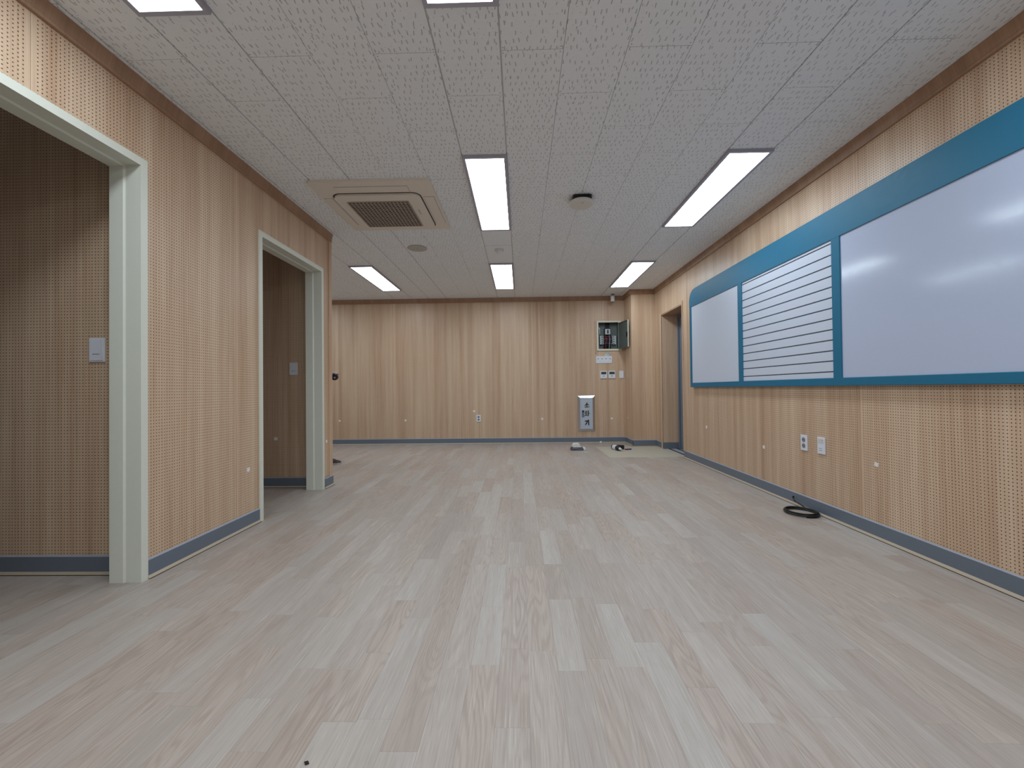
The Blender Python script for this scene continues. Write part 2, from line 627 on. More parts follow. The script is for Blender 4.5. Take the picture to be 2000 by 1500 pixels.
# ------------------------------------------------------------------ walls
CAS = 0.040
hole1 = (D1[0] - 0.03, D1[1] + 0.03, -0.01, DH + 0.03)
hole2 = (D2[0] - 0.03, D2[1] + 0.03, -0.01, DH + 0.03)
wall_left = panelled_wall('wall_left', 0, XL, 1, 0.155, (YF, YC - 0.02, 0, H), [hole1, hole2], 0.416, 'perforated wood wall with two cream doorways')
hole3 = (DR[0] - 0.02, DR[1] + 0.02, -0.01, DRH + 0.02)
wall_right = panelled_wall('wall_right', 0, XR, -1, 0.155, (YF, YB, 0, H), [hole3], 0.379, 'perforated wood wall behind the teal framed board')
EB = (1.362, 1.722, 1.625, 2.098)      # electrical box recess
wall_back = panelled_wall('wall_back', 1, YB, -1, 0.16, (XLL, XR, 0, H), [EB], -4.6, 'perforated wood wall at the far end')
wall_front = struct(MB().box(XLL, XR + 0.1, YF - 0.12, YF, 0, H).build('wall_front', MAT['plaster']), 'unseen wall behind the viewer, made pale to bounce light')  # out of view; plaster chosen to throw more light into the room
wall_in1 = panelled_wall('wall_inner_near', 1, 2.19, -1, 0.11, (XLL, XL - 0.155, 0, H), [], XL - 0.155 - 1.2, 'perforated wood wall seen through the near doorway')
wall_in2 = panelled_wall('wall_inner_far', 1, 4.15, -1, 0.08, (XLL, XL - 0.155, 0, H), [], XL - 0.155 - 1.2, 'perforated wood wall seen through the far doorway')
struct(MB().box(XLL - 0.1, XLL, YF, YB, 0, H).build('wall_side', MAT['plaster']), 'unseen wall at the far left, made pale to bounce light')  # out of view; plaster white lifts the bounce light on the left
struct(MB().box(-3.45, -3.35, YF, 4.15, 0, H).build('wall_bounce', MAT['plaster']), 'unseen pale wall added across the two side rooms to bounce light')  # added partition out of view, brightens the side rooms by bounce
struct(MB().box(XLL, XL, YC - 0.02, YC, 0, H).build('wall_corner', MAT['wood']), 'wood faced end of the left wall')
# pier in the far right corner
PX, PY = 1.822, 6.90
pier = MB().box(PX, XR, PY, YB, 0, H)
struct(pier.build('wall_pier', MAT['wood'], uoff=(0.3, 0)), 'wood faced pier in the far right corner')


# ------------------------------------------------------------------ crown and corner trim
def crown(name, axis, face, sgn, a, b):
    pts = [(0, 2.474), (0.016, 2.474), (0.018, 2.486), (0.013, 2.490), (0.030, 2.546), (0.030, H), (0, H)]
    pts = [(face + sgn * p[0], p[1]) for p in pts]
    return struct(MB().prism(pts, 1 if axis == 0 else 0, a, b).build(name, MAT['crown']))


crown('trim_1', 0, XL, 1, YF, YC)
crown('trim_2', 0, XR, -1, YF, YB)
crown('trim_3', 1, YB, -1, XLL, PX)
crown('trim_4', 1, PY, -1, PX - 0.03, XR)
crown('trim_5', 0, PX, -1, PY - 0.03, YB)
struct(MB().rbox(XL - 0.03, XL + 0.010, YC - 0.052, YC + 0.008, 0.0, 2.476, 0.003).build('trim_6', MAT['wood'], uoff=(0.7, 0)), 'wood strip on the end of the left wall')
# thin wood strip beside the electrical box
struct(MB().rbox(1.310, 1.334, YB - 0.014, YB, 1.556, 2.118, 0.002).build('trim_7', MAT['wood'], uoff=(0.2, 0)), 'thin wood strip beside the electrical box')


# ------------------------------------------------------------------ baseboards
def baseboard(name, axis, face, sgn, a, b, strip=True):
    pts = [(0, 0.012), (0.007, 0.012), (0.007, BASE_H - 0.006), (0.003, BASE_H), (0, BASE_H)]
    pts = [(face + sgn * p[0], p[1]) for p in pts]
    bb = struct(MB().prism(pts, 1 if axis == 0 else 0, a, b).build(name, MAT['base']), 'blue-grey vinyl baseboard')
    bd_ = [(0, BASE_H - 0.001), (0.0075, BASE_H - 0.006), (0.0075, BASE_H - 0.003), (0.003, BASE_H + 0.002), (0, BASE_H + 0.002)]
    MB().prism([(face + sgn * p[0], p[1]) for p in bd_], 1 if axis == 0 else 0, a, b).build('highlight_bead', MAT['lit_bead'], bb)  # pale lip paints in the highlight on the top edge
    if strip:
        s = [(0, 0.0015), (0.018, 0.0022), (0.016, 0.0060), (0.009, 0.015), (0, 0.017)]
        s = [(face + sgn * p[0], p[1]) for p in s]
        MB().prism(s, 1 if axis == 0 else 0, a, b).build('edge_strip', MAT['edge'], bb)
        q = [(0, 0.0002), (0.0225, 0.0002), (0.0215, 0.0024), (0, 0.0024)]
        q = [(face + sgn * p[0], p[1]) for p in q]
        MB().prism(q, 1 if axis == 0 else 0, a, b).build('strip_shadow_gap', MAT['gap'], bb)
    return bb


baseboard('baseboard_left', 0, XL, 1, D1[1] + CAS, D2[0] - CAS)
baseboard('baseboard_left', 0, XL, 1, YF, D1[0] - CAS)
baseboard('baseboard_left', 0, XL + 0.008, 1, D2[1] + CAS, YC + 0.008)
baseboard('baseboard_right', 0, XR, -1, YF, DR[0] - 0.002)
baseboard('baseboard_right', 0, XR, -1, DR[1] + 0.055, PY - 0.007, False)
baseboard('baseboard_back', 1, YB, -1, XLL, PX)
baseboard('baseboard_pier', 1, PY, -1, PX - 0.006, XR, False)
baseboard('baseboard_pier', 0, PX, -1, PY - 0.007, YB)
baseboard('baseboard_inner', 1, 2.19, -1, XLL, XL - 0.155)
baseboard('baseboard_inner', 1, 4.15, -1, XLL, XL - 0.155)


# ------------------------------------------------------------------ the two cream doorways in the left wall
def doorway(name, d, label):
    xo, xi = XL + 0.010, XL - 0.148           # outer casing face, inner jamb edge
    mb = MB()
    y0, y1 = d
    top = DH
    head = MB()
    head.box(xi, xo, y0 - CAS, y1 + CAS, top, top + CAS)
    fr = struct(head.build(name, MAT['cream']), label)
    for yy, s in ((y0, -1), (y1, 1)):
        a, b = sorted((yy, yy + s * CAS))
        j = MB().box(xi, xo, a, b, 0, top)
        j.build('door_jamb', MAT['cream'], fr)
        # rebate: the inner half stands a little proud of the outer half
        a, b = sorted((yy, yy - s * 0.006))
        pts = [(xi, yy), (xi, yy - s * 0.006), (XL - 0.078, yy - s * 0.006), (XL - 0.070, yy - s * 0.001), (XL - 0.066, yy)]
        MB().prism(pts, 2, 0.0, top).build('door_stop', MAT['cream'], fr)
    pts = [(xi, top), (xi, top - 0.006), (XL - 0.078, top - 0.006), (XL - 0.070, top - 0.001), (XL - 0.066, top)]
    MB().prism(pts, 1, y0 + 0.006, y1 - 0.006).build('door_stop', MAT['cream'], fr)
    return fr


doorway('door_1', D1, 'cream painted near doorway frame without a door')
doorway('door_2', D2, 'cream painted far doorway frame without a door')

# ------------------------------------------------------------------ recessed doorway in the right wall
RD = 0.235
d3 = MB()
d3.box(XR - 0.006, XR + RD, DR[1] - 0.0, DR[1] + 0.02, BASE_H, DRH)
door3 = struct(d3.build('door_3', MAT['wood'], uoff=(0.1, 0)), 'wood lined doorway with grey metal frame in the right wall')
MB().box(XR - 0.006, XR + RD, DR[0] - 0.02, DR[0], 0.0, DRH).build('reveal', MAT['wood'], door3)
MB().box(XR - 0.006, XR + RD, DR[0] - 0.02, DR[1] + 0.02, DRH, DRH + 0.02).build('head_reveal', MAT['crown'], door3)
MB().box(XR - 0.006, XR + RD, DR[1], DR[1] + 0.02, 0.0, BASE_H).build('reveal_base', MAT['base'], door3)
MB().rbox(XR - 0.012, XR, DR[1], DR[1] + 0.052, 0, DRH + 0.03, 0.002).build('casing', MAT['wood'], door3, uoff=(0.45, 0))
MB().rbox(XR - 0.012, XR, DR[0] - 0.022, DR[0], BASE_H, DRH + 0.055, 0.002).build('casing', MAT['wood'], door3, uoff=(0.85, 0))
MB().box(XR + 0.069, XR + 0.60, DR[0] - 0.05, DR[1] + 0.05, -0.02, -0.0012).build('threshold', MAT['concrete'], door3)
for xx in (XR + 0.075, XR + 0.20):
    MB().box(xx, xx + 0.022, DR[0], DR[1], -0.004, 0.004).build('door_track', MAT['dark'], door3)
MB().box(XR + 0.005, XR + 0.068, DR[0], DR[1], -0.004, -0.001).build('sill_strip', MAT['underlay'], door3)
MB().box(XR + RD, XR + RD + 0.07, DR[1] - 0.045, DR[1] + 0.03, 0, DRH + 0.02).build('metal_frame', MAT['metalgrey'], door3)
MB().box(XR + RD, XR + RD + 0.07, DR[0] - 0.03, DR[0] + 0.045, 0, DRH + 0.02).build('metal_frame', MAT['metalgrey'], door3)
MB().box(XR + RD, XR + RD + 0.07, DR[0] + 0.045, DR[1] - 0.045, DRH - 0.045, DRH + 0.02).build('metal_frame', MAT['metalgrey'], door3)
leaf = MB().box(XR + RD + 0.025, XR + RD + 0.055, DR[0] + 0.045, DR[1] - 0.045, 0.005, DRH - 0.045).build('door_leaf', MAT['doorgrey'], door3)
MB().box(XR + RD + 0.008, XR + RD + 0.025, DR[0] + 0.09, DR[0] + 0.115, 0.9, 1.15).build('pull_handle', MAT['steel'], leaf)
struct(MB().box(XR + RD + 0.07, XR + RD + 0.12, DR[0] - 0.4, YB, 0, H).build('wall_corridor', MAT['plaster']))

# ------------------------------------------------------------------ ceiling lights
LAMP_LABEL = {
    (3, 1): 'white rectangular panel light at far left, nearest the back wall',
    (3, 5): 'white rectangular panel light in the middle, nearest the back wall',
    (3, 11): 'white rectangular panel light at far right, nearest the back wall',
    (3, -7): 'unseen rectangular panel light added round the corner to light the rear area',
    (2, 5): 'long white panel light between the air conditioner and the round white device',
    (2, 11): 'long white panel light above the teal framed board',
    (2, 1): None,
    (1, 1): 'white panel light cut off at the top left edge of the picture',
    (1, 5): 'panel light of which only the grey rim shows at the top middle edge',
    (1, 11): 'white panel light just above the top right edge of the picture',
    (0, 1): 'unseen white panel light added behind the viewer, left row',
    (0, 5): 'unseen white panel light added behind the viewer, middle row',
    (0, 11): 'unseen white panel light added behind the viewer, right row',
}
for x, y0, rI, cx in lamp_spots:
    lab = LAMP_LABEL[(rI, cx)]
    if lab is None:
        continue
    cxm, cym = x + 0.15, y0 + LAMP_L / 2
    t = thing('ceiling_light', lab, 'light', (cxm, cym, H), 'panel lights on the ceiling')
    x0, x1, ya, yb = cxm - LAMP_W / 2, cxm + LAMP_W / 2, y0, y0 + LAMP_L
    zb, zt = H - 0.020, H + 0.008
    rw = 0.024
    fr = MB()
    # four mitred rims with a sloping inner edge
    o4 = [(x0, ya), (x1, ya), (x1, yb), (x0, yb)]
    i4 = [(x0 + rw, ya + rw), (x1 - rw, ya + rw), (x1 - rw, yb - rw), (x0 + rw, yb - rw)]
    m4 = [(x0 + 0.004, ya + 0.004), (x1 - 0.004, ya + 0.004), (x1 - 0.004, yb - 0.004), (x0 + 0.004, yb - 0.004)]
    for k in range(4):
        j = (k + 1) % 4
        fr.poly([(*o4[k], zt), (*o4[j], zt), (*m4[j], zb), (*m4[k], zb)])
        fr.poly([(*m4[k], zb), (*m4[j], zb), (*i4[j], zb + 0.002), (*i4[k], zb + 0.002)])
        fr.poly([(*i4[k], zb + 0.002), (*i4[j], zb + 0.002), (*i4[j], zt), (*i4[k], zt)])
        fr.poly([(*i4[k], zt), (*i4[j], zt), (*o4[j], zt), (*o4[k], zt)])
    fr.build('rim', MAT['alu'], t)
    MB().box(x0 + rw, x1 - rw, ya + rw, yb - rw, zb + 0.006, zb + 0.012, skip='tlrfk').build('diffuser', MAT['lamp'], t)


# ------------------------------------------------------------------ rounded outlines
def rrect(x0, x1, y0, y1, r, n=8):
    pts = []
    for cx, cy, a0 in ((x1 - r, y1 - r, 0), (x0 + r, y1 - r, 90), (x0 + r, y0 + r, 180), (x1 - r, y0 + r, 270)):
        for i in range(n + 1):
            a = math.radians(a0 + 90 * i / n)
            pts.append((cx + r * math.cos(a), cy + r * math.sin(a)))
    return pts


# ------------------------------------------------------------------ ceiling air conditioner
ac = thing('air_conditioner', 'square beige ceiling cassette air conditioner with central grille', 'air conditioner', (-1.136, 3.615, H))
ax0, ax1, ay0, ay1 = -1.606, -0.666, 3.135, 4.098
MB().prism(rrect(ax0, ax1, ay0, ay1, 0.03), 2, H - 0.022, H).build('outer_panel', MAT['ac'], ac)
MB().prism(rrect(-1.506, -0.786, 3.315, 4.040, 0.075), 2, H - 0.0235, H - 0.0215).build('air_gap', MAT['ac_dark'], ac)
MB().prism(rrect(-1.497, -0.795, 3.325, 4.032, 0.07), 2, H - 0.040, H - 0.023).build('front_panel', MAT['ac'], ac)
for (a, b, c, d) in ((-1.43, -0.86, 3.212, 3.302), (-1.43, -0.86, 4.052, 4.088), (-1.588, -1.520, 3.40, 3.95), (-0.772, -0.690, 3.40, 3.95)):
    MB().box(a - 0.003, b + 0.003, c - 0.003, d + 0.003, H - 0.0226, H - 0.0215).build('flap_gap', MAT['hole'], ac)
    MB().rbox(a, b, c, d, H - 0.0255, H - 0.0222, 0.0008).build('air_flap', MAT['ac'], ac)
gx0, gx1, gy0, gy1 = -1.412, -0.908, 3.434, 3.951
MB().box(gx0, gx1, gy0, gy1, H - 0.0415, H - 0.0395).build('grille_recess', MAT['ac_dark'], ac)
gr = MB()
nb = 16
for i in range(nb + 1):
    xx = gx0 + (gx1 - gx0) * i / nb
    gr.box(xx - 0.0045, xx + 0.0045, gy0, gy1, H - 0.047, H - 0.041)
for i in range(nb + 1):
    yy = gy0 + (gy1 - gy0) * i / nb
    gr.box(gx0, gx1, yy - 0.0045, yy + 0.0045, H - 0.046, H - 0.041)
gr.build('grille', MAT['ac_grille'], ac)
MB().rbox(-0.868, -0.856, 3.60, 3.70, H - 0.0415, H - 0.0395, 0.0008).build('badge', MAT['spk'], ac)

# ------------------------------------------------------------------ ceiling speaker, smoke detector, round device, camera
sp = thing('ceiling_speaker', 'round flush grey speaker grille in the ceiling', 'speaker', (-1.143, 4.700, H))
MB().lathe([(0.108, -0.003), (0.108, -0.006), (0.102, -0.008), (0.097, -0.006)], (-1.143, 4.70, H), seg=40).build('rim', MAT['spk'], sp)
MB().lathe([(0.098, -0.004), (0.098, -0.0065), (0.05, -0.0085), (0.004, -0.009)], (-1.143, 4.70, H), seg=40).build('mesh_cover', MAT['spk'], sp)
MB().lathe([(0.007, -0.008), (0.007, -0.011), (0.004, -0.012)], (-1.143, 4.70, H), seg=16).build('centre_screw', MAT['hole'], sp)

sd = thing('smoke_detector', 'small white round smoke detector between two middle panel lights', 'smoke detector', (-0.225, 4.80, H))
MB().lathe([(0.052, 0.0), (0.052, -0.012), (0.047, -0.018), (0.035, -0.020)], (-0.225, 4.80, H)).build('base_plate', MAT['white2'], sd)
MB().lathe([(0.038, -0.018), (0.038, -0.026), (0.034, -0.044), (0.022, -0.050), (0.006, -0.051)], (-0.225, 4.79, H)).build('sensor_head', MAT['white'], sd)
MB().box(-0.238, -0.212, 4.755, 4.760, H - 0.034, H - 0.024).build('vent_slot', MAT['hole'], sd)

wf = thing('ceiling_detector', 'round white disc device on a black bracket under the ceiling', 'detector', (0.530, 3.52, H))
MB().prism(rrect(0.452, 0.608, 3.455, 3.60, 0.02), 2, H - 0.030, H).build('bracket', MAT['dark'], wf)
MB().tube([(0.47, 3.47, H - 0.004), (0.52, 3.448, H - 0.02), (0.58, 3.45, H - 0.008), (0.60, 3.48, H - 0.004)], 0.005).build('lead', MAT['cable'], wf)
MB().lathe([(0.070, -0.028), (0.098, -0.032), (0.105, -0.040), (0.104, -0.050), (0.092, -0.060), (0.05, -0.064), (0.005, -0.065)], (0.530, 3.535, H), seg=40).build('disc_cover', MAT['white2'], wf)
MB().box(0.522, 0.538, 3.475, 3.483, H - 0.0645, H - 0.0615).build('emblem', MAT['hole'], wf)

cv = thing('security_camera', 'small white camera hanging from the ceiling above the electrical box', 'camera', (1.59, 7.19, H))
MB().lathe([(0.030, 0.0), (0.030, -0.012), (0.014, -0.018), (0.012, -0.045)], (1.59, 7.19, H), seg=20).build('mount', MAT['hole'], cv)
body = MB().lathe([(0.006, -0.135), (0.028, -0.132), (0.034, -0.122), (0.034, -0.05), (0.028, -0.036), (0.006, -0.034)], (1.585, 7.175, H), seg=24).build('housing', MAT['white'], cv)
MB().lathe([(0.016, -0.139), (0.018, -0.134), (0.004, -0.133)], (1.585, 7.175, H), seg=16).build('lens', MAT['dark'], body)

# ------------------------------------------------------------------ teal framed board on the right wall
BX = XR - 0.042                      # front face of the frame
SC = BX / XR
zz = lambda z: CAM_H + (z - CAM_H) * SC
YFAR, YNEAR = 5.500 * SC, 0.42
bd = thing('wall_board', 'long teal framed board with white panels and ruled slats', 'whiteboard', (XR, 3.0, zz(0.95)))
zb0, zb1, zt0, zt1 = zz(0.950), zz(1.005), zz(1.982), zz(2.198)
m1 = (4.213 * SC, 4.292 * SC)        # narrow mullion
m2 = (2.930 * SC, 3.008 * SC)        # second mullion


def corner(yc, zc, ry, rz, a0, a1, n=10):
    return [(yc + ry * math.cos(math.radians(a0 + (a1 - a0) * i / n)), zc + rz * math.sin(math.radians(a0 + (a1 - a0) * i / n))) for i in range(n + 1)]


pts = [(YFAR, zt0), *corner(YFAR - 0.17, zt1 - 0.135, 0.17, 0.135, 0, 90), *corner(YNEAR + 0.17, zt1 - 0.135, 0.17, 0.135, 90, 180), (YNEAR, zt0)]
MB().prism(pts, 0, BX, XR).build('top_rail', MAT['teal'], bd)
MB().rbox(BX, XR, YNEAR, YFAR, zb0, zb1, 0.003).build('bottom_rail', MAT['teal'], bd)
MB().rbox(BX, XR, YFAR - 0.048, YFAR, zb1 - 0.004, zt0 + 0.004, 0.003).build('end_rail', MAT['teal'], bd)
MB().rbox(BX, XR, YNEAR, YNEAR + 0.05, zb1 - 0.004, zt0 + 0.004, 0.003).build('end_rail', MAT['teal'], bd)
MB().rbox(BX, XR, m1[0], m1[1], zb1 - 0.004, zt0 + 0.004, 0.003).build('mullion', MAT['teal'], bd)
MB().rbox(BX, XR, m2[0], m2[1], zb1 - 0.004, zt0 + 0.004, 0.003).build('mullion', MAT['teal'], bd)
PB = BX + 0.008
o = MB().box(PB, XR - 0.004, m1[1], YFAR - 0.048, zb1, zt0).build('white_panel', MAT['slat'], bd)
o['label'] = 'small plain white panel'
o = MB().box(PB, XR - 0.004, YNEAR + 0.05, m2[0], zb1, zt0).build('whiteboard_panel', MAT['wboard'], bd)
o['label'] = 'glossy whiteboard panel reflecting the lights'
back = MB().box(PB + 0.006, XR - 0.004, m2[1], m1[0], zb1, zt0).build('slat_backing', MAT['groove'], bd)
gz = [1.958, 1.878, 1.801, 1.727, 1.650, 1.575, 1.500, 1.424, 1.348, 1.274, 1.198, 1.125, 1.049]
edges = [zt0] + [zz(z) for z in gz] + [zb1]
for a, b in zip(edges, edges[1:]):
    top = a - (0.0045 if a != zt0 else 0)
    bot = b + (0.0045 if b != zb1 else 0)
    pts = [(PB, bot + 0.001), (PB, top - 0.001), (PB + 0.001, top), (PB + 0.006, top), (PB + 0.006, bot), (PB + 0.001, bot)]
    MB().prism(pts, 1, m2[1], m1[0]).build('slat', MAT['slat'], back)


# ------------------------------------------------------------------ plates on walls
def plate_frame(axis, face, sgn):
    """maps (u along wall, v up, d out of the wall) boxes into world boxes"""
    def bx(mb, u0, u1, v0, v1, d0, d1, r=0.0012):
        a, b = sorted((face + sgn * d0, face + sgn * d1))
        if axis == 0:
            mb.rbox(a, b, u0, u1, v0, v1, r)
        else:
            mb.rbox(u0, u1, a, b, v0, v1, r)
        return mb
    return bx


def loc_on(axis, face, u, v):
    return (face, u, v) if axis == 0 else (u, face, v)


def socket(name, label, axis, face, sgn, u, v):
    t = thing(name, label, 'outlet', loc_on(axis, face, u, v), 'wall outlets')
    bx = plate_frame(axis, face, sgn)
    bx(MB(), u - 0.038, u + 0.038, v - 0.061, v + 0.061, 0, 0.008, 0.003).build('cover_plate', MAT['white'], t)
    for dv in (0.023, -0.023):
        c = loc_on(axis, face + sgn * 0.0085, u, v + dv)
        r = MB().lathe([(0.0185, -0.001), (0.0185, 0.001)], c, 'x' if axis == 0 else 'y', 24).build('socket', MAT['hole'], t)
        for du in (-0.0085, 0.0085):
            c2 = loc_on(axis, face + sgn * 0.0100, u + du, v + dv)
            MB().lathe([(0.003, -0.0008), (0.003, 0.0008)], c2, 'x' if axis == 0 else 'y', 10).build('pin_hole', MAT['dark'], r)
    return t


socket('wall_outlet', 'white double outlet low on the right wall below the slats', 0, XR, -1, 3.320, 0.510)
socket('wall_outlet', 'white double outlet low on the back wall', 1, YB, -1, -0.737, 0.445)
cp = thing('cover_plate', 'white blank cover plate with faint marks beside the right wall outlet', 'cover plate', (XR, 3.130, 0.512))
bx = plate_frame(0, XR, -1)
bx(MB(), 3.091, 3.170, 0.450, 0.574, 0, 0.010, 0.004).build('plate', MAT['white'], cp)
bx(MB(), 3.103, 3.158, 0.532, 0.560, 0.010, 0.0115).build('raised_lid', MAT['white2'], cp)
for v in (0.475, 0.490):
    bx(MB(), 3.118, 3.150, v, v + 0.003, 0.0095, 0.0106, 0.0004).build('moulded_mark', MAT['hole'], cp)
bx(MB(), 3.112, 3.118, 0.548, 0.554, 0.0105, 0.0125, 0.0006).build('tiny_light', MAT['hole'], cp)


def light_switch(label, y, u, v):
    t = thing('light_switch', label, 'switch', (u, y, v), 'light switches inside the side rooms')
    bx = plate_frame(1, y, -1)
    bx(MB(), u - 0.042, u + 0.042, v - 0.064, v + 0.064, 0, 0.009, 0.003).build('cover_plate', MAT['white'], t)
    r = bx(MB(), u - 0.036, u + 0.036, v - 0.056, v + 0.056, 0.009, 0.0115, 0.002).build('rocker', MAT['white'], t)
    bx(MB(), u - 0.020, u + 0.018, v - 0.024, v - 0.020, 0.011, 0.0122, 0.0005).build('indicator', MAT['hole'], r)


light_switch('white light switch beside the near cream doorway', 2.19, -2.242, 1.184)
light_switch('white light switch seen through the far cream doorway', 4.15, -2.257, 1.176)

# four-gang switch, two thermostats, blank plate on the back wall
bx = plate_frame(1, YB, -1)
t = thing('gang_switch', 'wide white four-gang switch below the electrical box', 'switch', (1.461, YB, 1.442))
bx(MB(), 1.322, 1.600, 1.380, 1.505, 0, 0.010, 0.003).build('cover_plate', MAT['white'], t)
for i in range(4):
    u = 1.356 + i * 0.070
    r = bx(MB(), u - 0.030, u + 0.030, 1.396, 1.490, 0.010, 0.0125, 0.002).build('rocker', MAT['white'], t)
    bx(MB(), u - 0.009, u + 0.009, 1.452, 1.468, 0.012, 0.0135, 0.0006).build('indicator', MAT['hole'], r)
for (u0, u1, lab) in ((1.392, 1.508, 'left of two square white thermostats under the four-gang switch'), (1.533, 1.653, 'right of two square white thermostats under the four-gang switch')):
    t = thing('thermostat', lab, 'thermostat', ((u0 + u1) / 2, YB, 1.18), 'thermostats on the back wall')
    bx(MB(), u0, u1, 1.117, 1.247, 0, 0.016, 0.003).build('case', MAT['white'], t)
    bx(MB(), u0 + 0.014, u1 - 0.014, 1.188, 1.232, 0.0155, 0.0175, 0.0006).build('display', MAT['lcd'], t)
    bx(MB(), u0 + 0.045, u1 - 0.045, 1.152, 1.166, 0.0155, 0.0180, 0.0006).build('button', MAT['hole'], t)
t = thing('blank_plate', 'narrow white switch plate right of the two thermostats', 'switch', (1.758, YB, 1.18))
bx(MB(), 1.717, 1.799, 1.114, 1.248, 0, 0.010, 0.003).build('cover_plate', MAT['white2'], t)
bx(MB(), 1.732, 1.792, 1.124, 1.238, 0.010, 0.0125, 0.002).build('rocker', MAT['white'], t)
# card stuck behind the four-gang switch
t = thing('card', 'pale card with green stripe tucked above the four-gang switch', 'card', (1.520, YB, 1.538))
ca = math.radians(38)
cu, sv = Vector((math.cos(ca), math.sin(ca))), Vector((-math.sin(ca), math.cos(ca)))


def cardbox(a0, a1, b0, b1, d0, d1):
    c = Vector((1.520, 1.530))
    pts = [tuple(c + cu * a + sv * b) for a, b in ((a0, b0), (a1, b0), (a1, b1), (a0, b1))]
    return MB().prism(pts, 1, YB - d1, YB - d0)


cardbox(-0.045, 0.045, -0.030, 0.030, 0.001, 0.003).build('sheet', MAT['card'], t)
cardbox(0.005, 0.012, -0.026, 0.026, 0.003, 0.0036).build('printed_stripe', MAT['card_green'], t)
cardbox(0.028, 0.038, -0.026, 0.026, 0.003, 0.0036).build('printed_stripe', MAT['hole'], t)

# ------------------------------------------------------------------ electrical box
eb = thing('electrical_box', 'open recessed electrical box with cream rim and grey door', 'electrical box', (1.55, YB, 1.60))
u0, u1, v0, v1 = 1.340, 1.766, 1.600, 2.119
hz = EB
rim = MB()
for r in cells((u0, u1, v0, v1), [(hz[0] + 0.006, hz[1] - 0.006, hz[2] + 0.006, hz[3] - 0.006)]):
    rim.box(r[0], r[1], YB - 0.016, YB - 0.0005, r[2], r[3])
rim.build('rim', MAT['boxcream'], eb)
case = MB()
D = YB + 0.115
case.box(hz[0] + 0.001, hz[1] - 0.001, D, D + 0.004, hz[2] + 0.001, hz[3] - 0.001)
case.box(hz[0] + 0.001, hz[0] + 0.005, YB, D, hz[2] + 0.001, hz[3] - 0.001)
case.box(hz[1] - 0.005, hz[1] - 0.001, YB, D, hz[2] + 0.001, hz[3] - 0.001)
case.box(hz[0] + 0.005, hz[1] - 0.005, YB, D, hz[2] + 0.001, hz[2] + 0.005)
case.box(hz[0] + 0.005, hz[1] - 0.005, YB, D, hz[3] - 0.005, hz[3] - 0.001)
inside = case.build('inner_case', MAT['boxgrey'], eb)
YD = D
mbk = MB().rbox(1.490, 1.600, YD - 0.055, YD, 1.880, 2.005, 0.003).build('main_breaker', MAT['dark'], eb)
MB().rbox(1.500, 1.590, YD - 0.060, YD - 0.054, 1.892, 1.985, 0.002).build('face_plate', MAT['breaker'], mbk)
MB().rbox(1.533, 1.557, YD - 0.078, YD - 0.059, 1.908, 1.968, 0.003).build('toggle', MAT['dark'], mbk)
for k in range(3):
    xx = 1.518 + 0.027 * k
    MB().tube([(xx, YD - 0.02, 2.09), (xx, YD - 0.03, 2.04), (xx, YD - 0.03, 2.0)], 0.008).build('supply_wire', MAT['cable'], eb)
for side, xa in ((0, 1.408), (1, 1.628)):
    for k in range(4):
        za = 1.718 + k * 0.038
        b = MB().rbox(xa, xa + 0.062, YD - 0.048, YD, za, za + 0.034, 0.002).build('breaker', MAT['breaker'], eb)
        xt = xa + (0.030 if side == 0 else 0.012)
        MB().rbox(xt, xt + 0.020, YD - 0.060, YD - 0.047, za + 0.010, za + 0.022, 0.002).build('toggle', MAT['dark'], b)
for k in range(4):
    za = 1.735 + k * 0.038
    MB().tube([(1.470, YD - 0.03, za), (1.505, YD - 0.055, za + 0.004), (1.585, YD - 0.055, za - 0.004), (1.630, YD - 0.03, za)], 0.0055).build('branch_wire', MAT['red'] if k % 2 else MAT['greycable'], eb)
for k, mt in enumerate(('cable', 'red', 'cable', 'cable', 'greycable', 'cable')):
    xx = 1.490 + 0.021 * k
    MB().tube([(xx, YD - 0.03, 1.885), (xx + 0.006, YD - 0.065, 1.80), (xx - 0.004, YD - 0.062, 1.72), (xx, YD - 0.03, 1.640)], 0.0075).build('wire', MAT[mt], eb)
MB().tube([(1.392, YD - 0.05, 2.01), (1.402, YD - 0.055, 1.99), (1.404, YD - 0.05, 1.90)], 0.007).build('white_lead', MAT['white'], eb)
# door leaf, swung open against the pier
hinge = Vector((1.718, YB - 0.018, 0))
ang = math.radians(-79.0)            # direction of the leaf seen from above
dv, nv = Vector((math.cos(ang), math.sin(ang))), Vector((math.sin(ang), -math.cos(ang)))
LW = 0.385


def leafbox(a0, a1, n0, n1, z0, z1):
    c = Vector((hinge.x, hinge.y))
    pts = [tuple(c + dv * a + nv * n) for a, n in ((a0, n0), (a1, n0), (a1, n1), (a0, n1))]
    return MB().prism(pts, 2, z0, z1)


lf = leafbox(0.0, LW, -0.001, 0.001, 1.628, 2.074).build('door_leaf', MAT['boxgrey'], eb)
leafbox(LW, LW + 0.002, -0.002, 0.016, 1.628, 2.074).build('leaf_edge', MAT['boxcream'], lf)
leafbox(0.0, LW, 0.001, 0.014, 2.072, 2.074).build('leaf_edge', MAT['boxgrey'], lf)
leafbox(0.0, LW, 0.001, 0.014, 1.628, 1.630).build('leaf_edge', MAT['boxgrey'], lf)
leafbox(LW - 0.06, LW - 0.03, 0.001, 0.016, 1.80, 1.88).build('latch', MAT['dark'], lf)

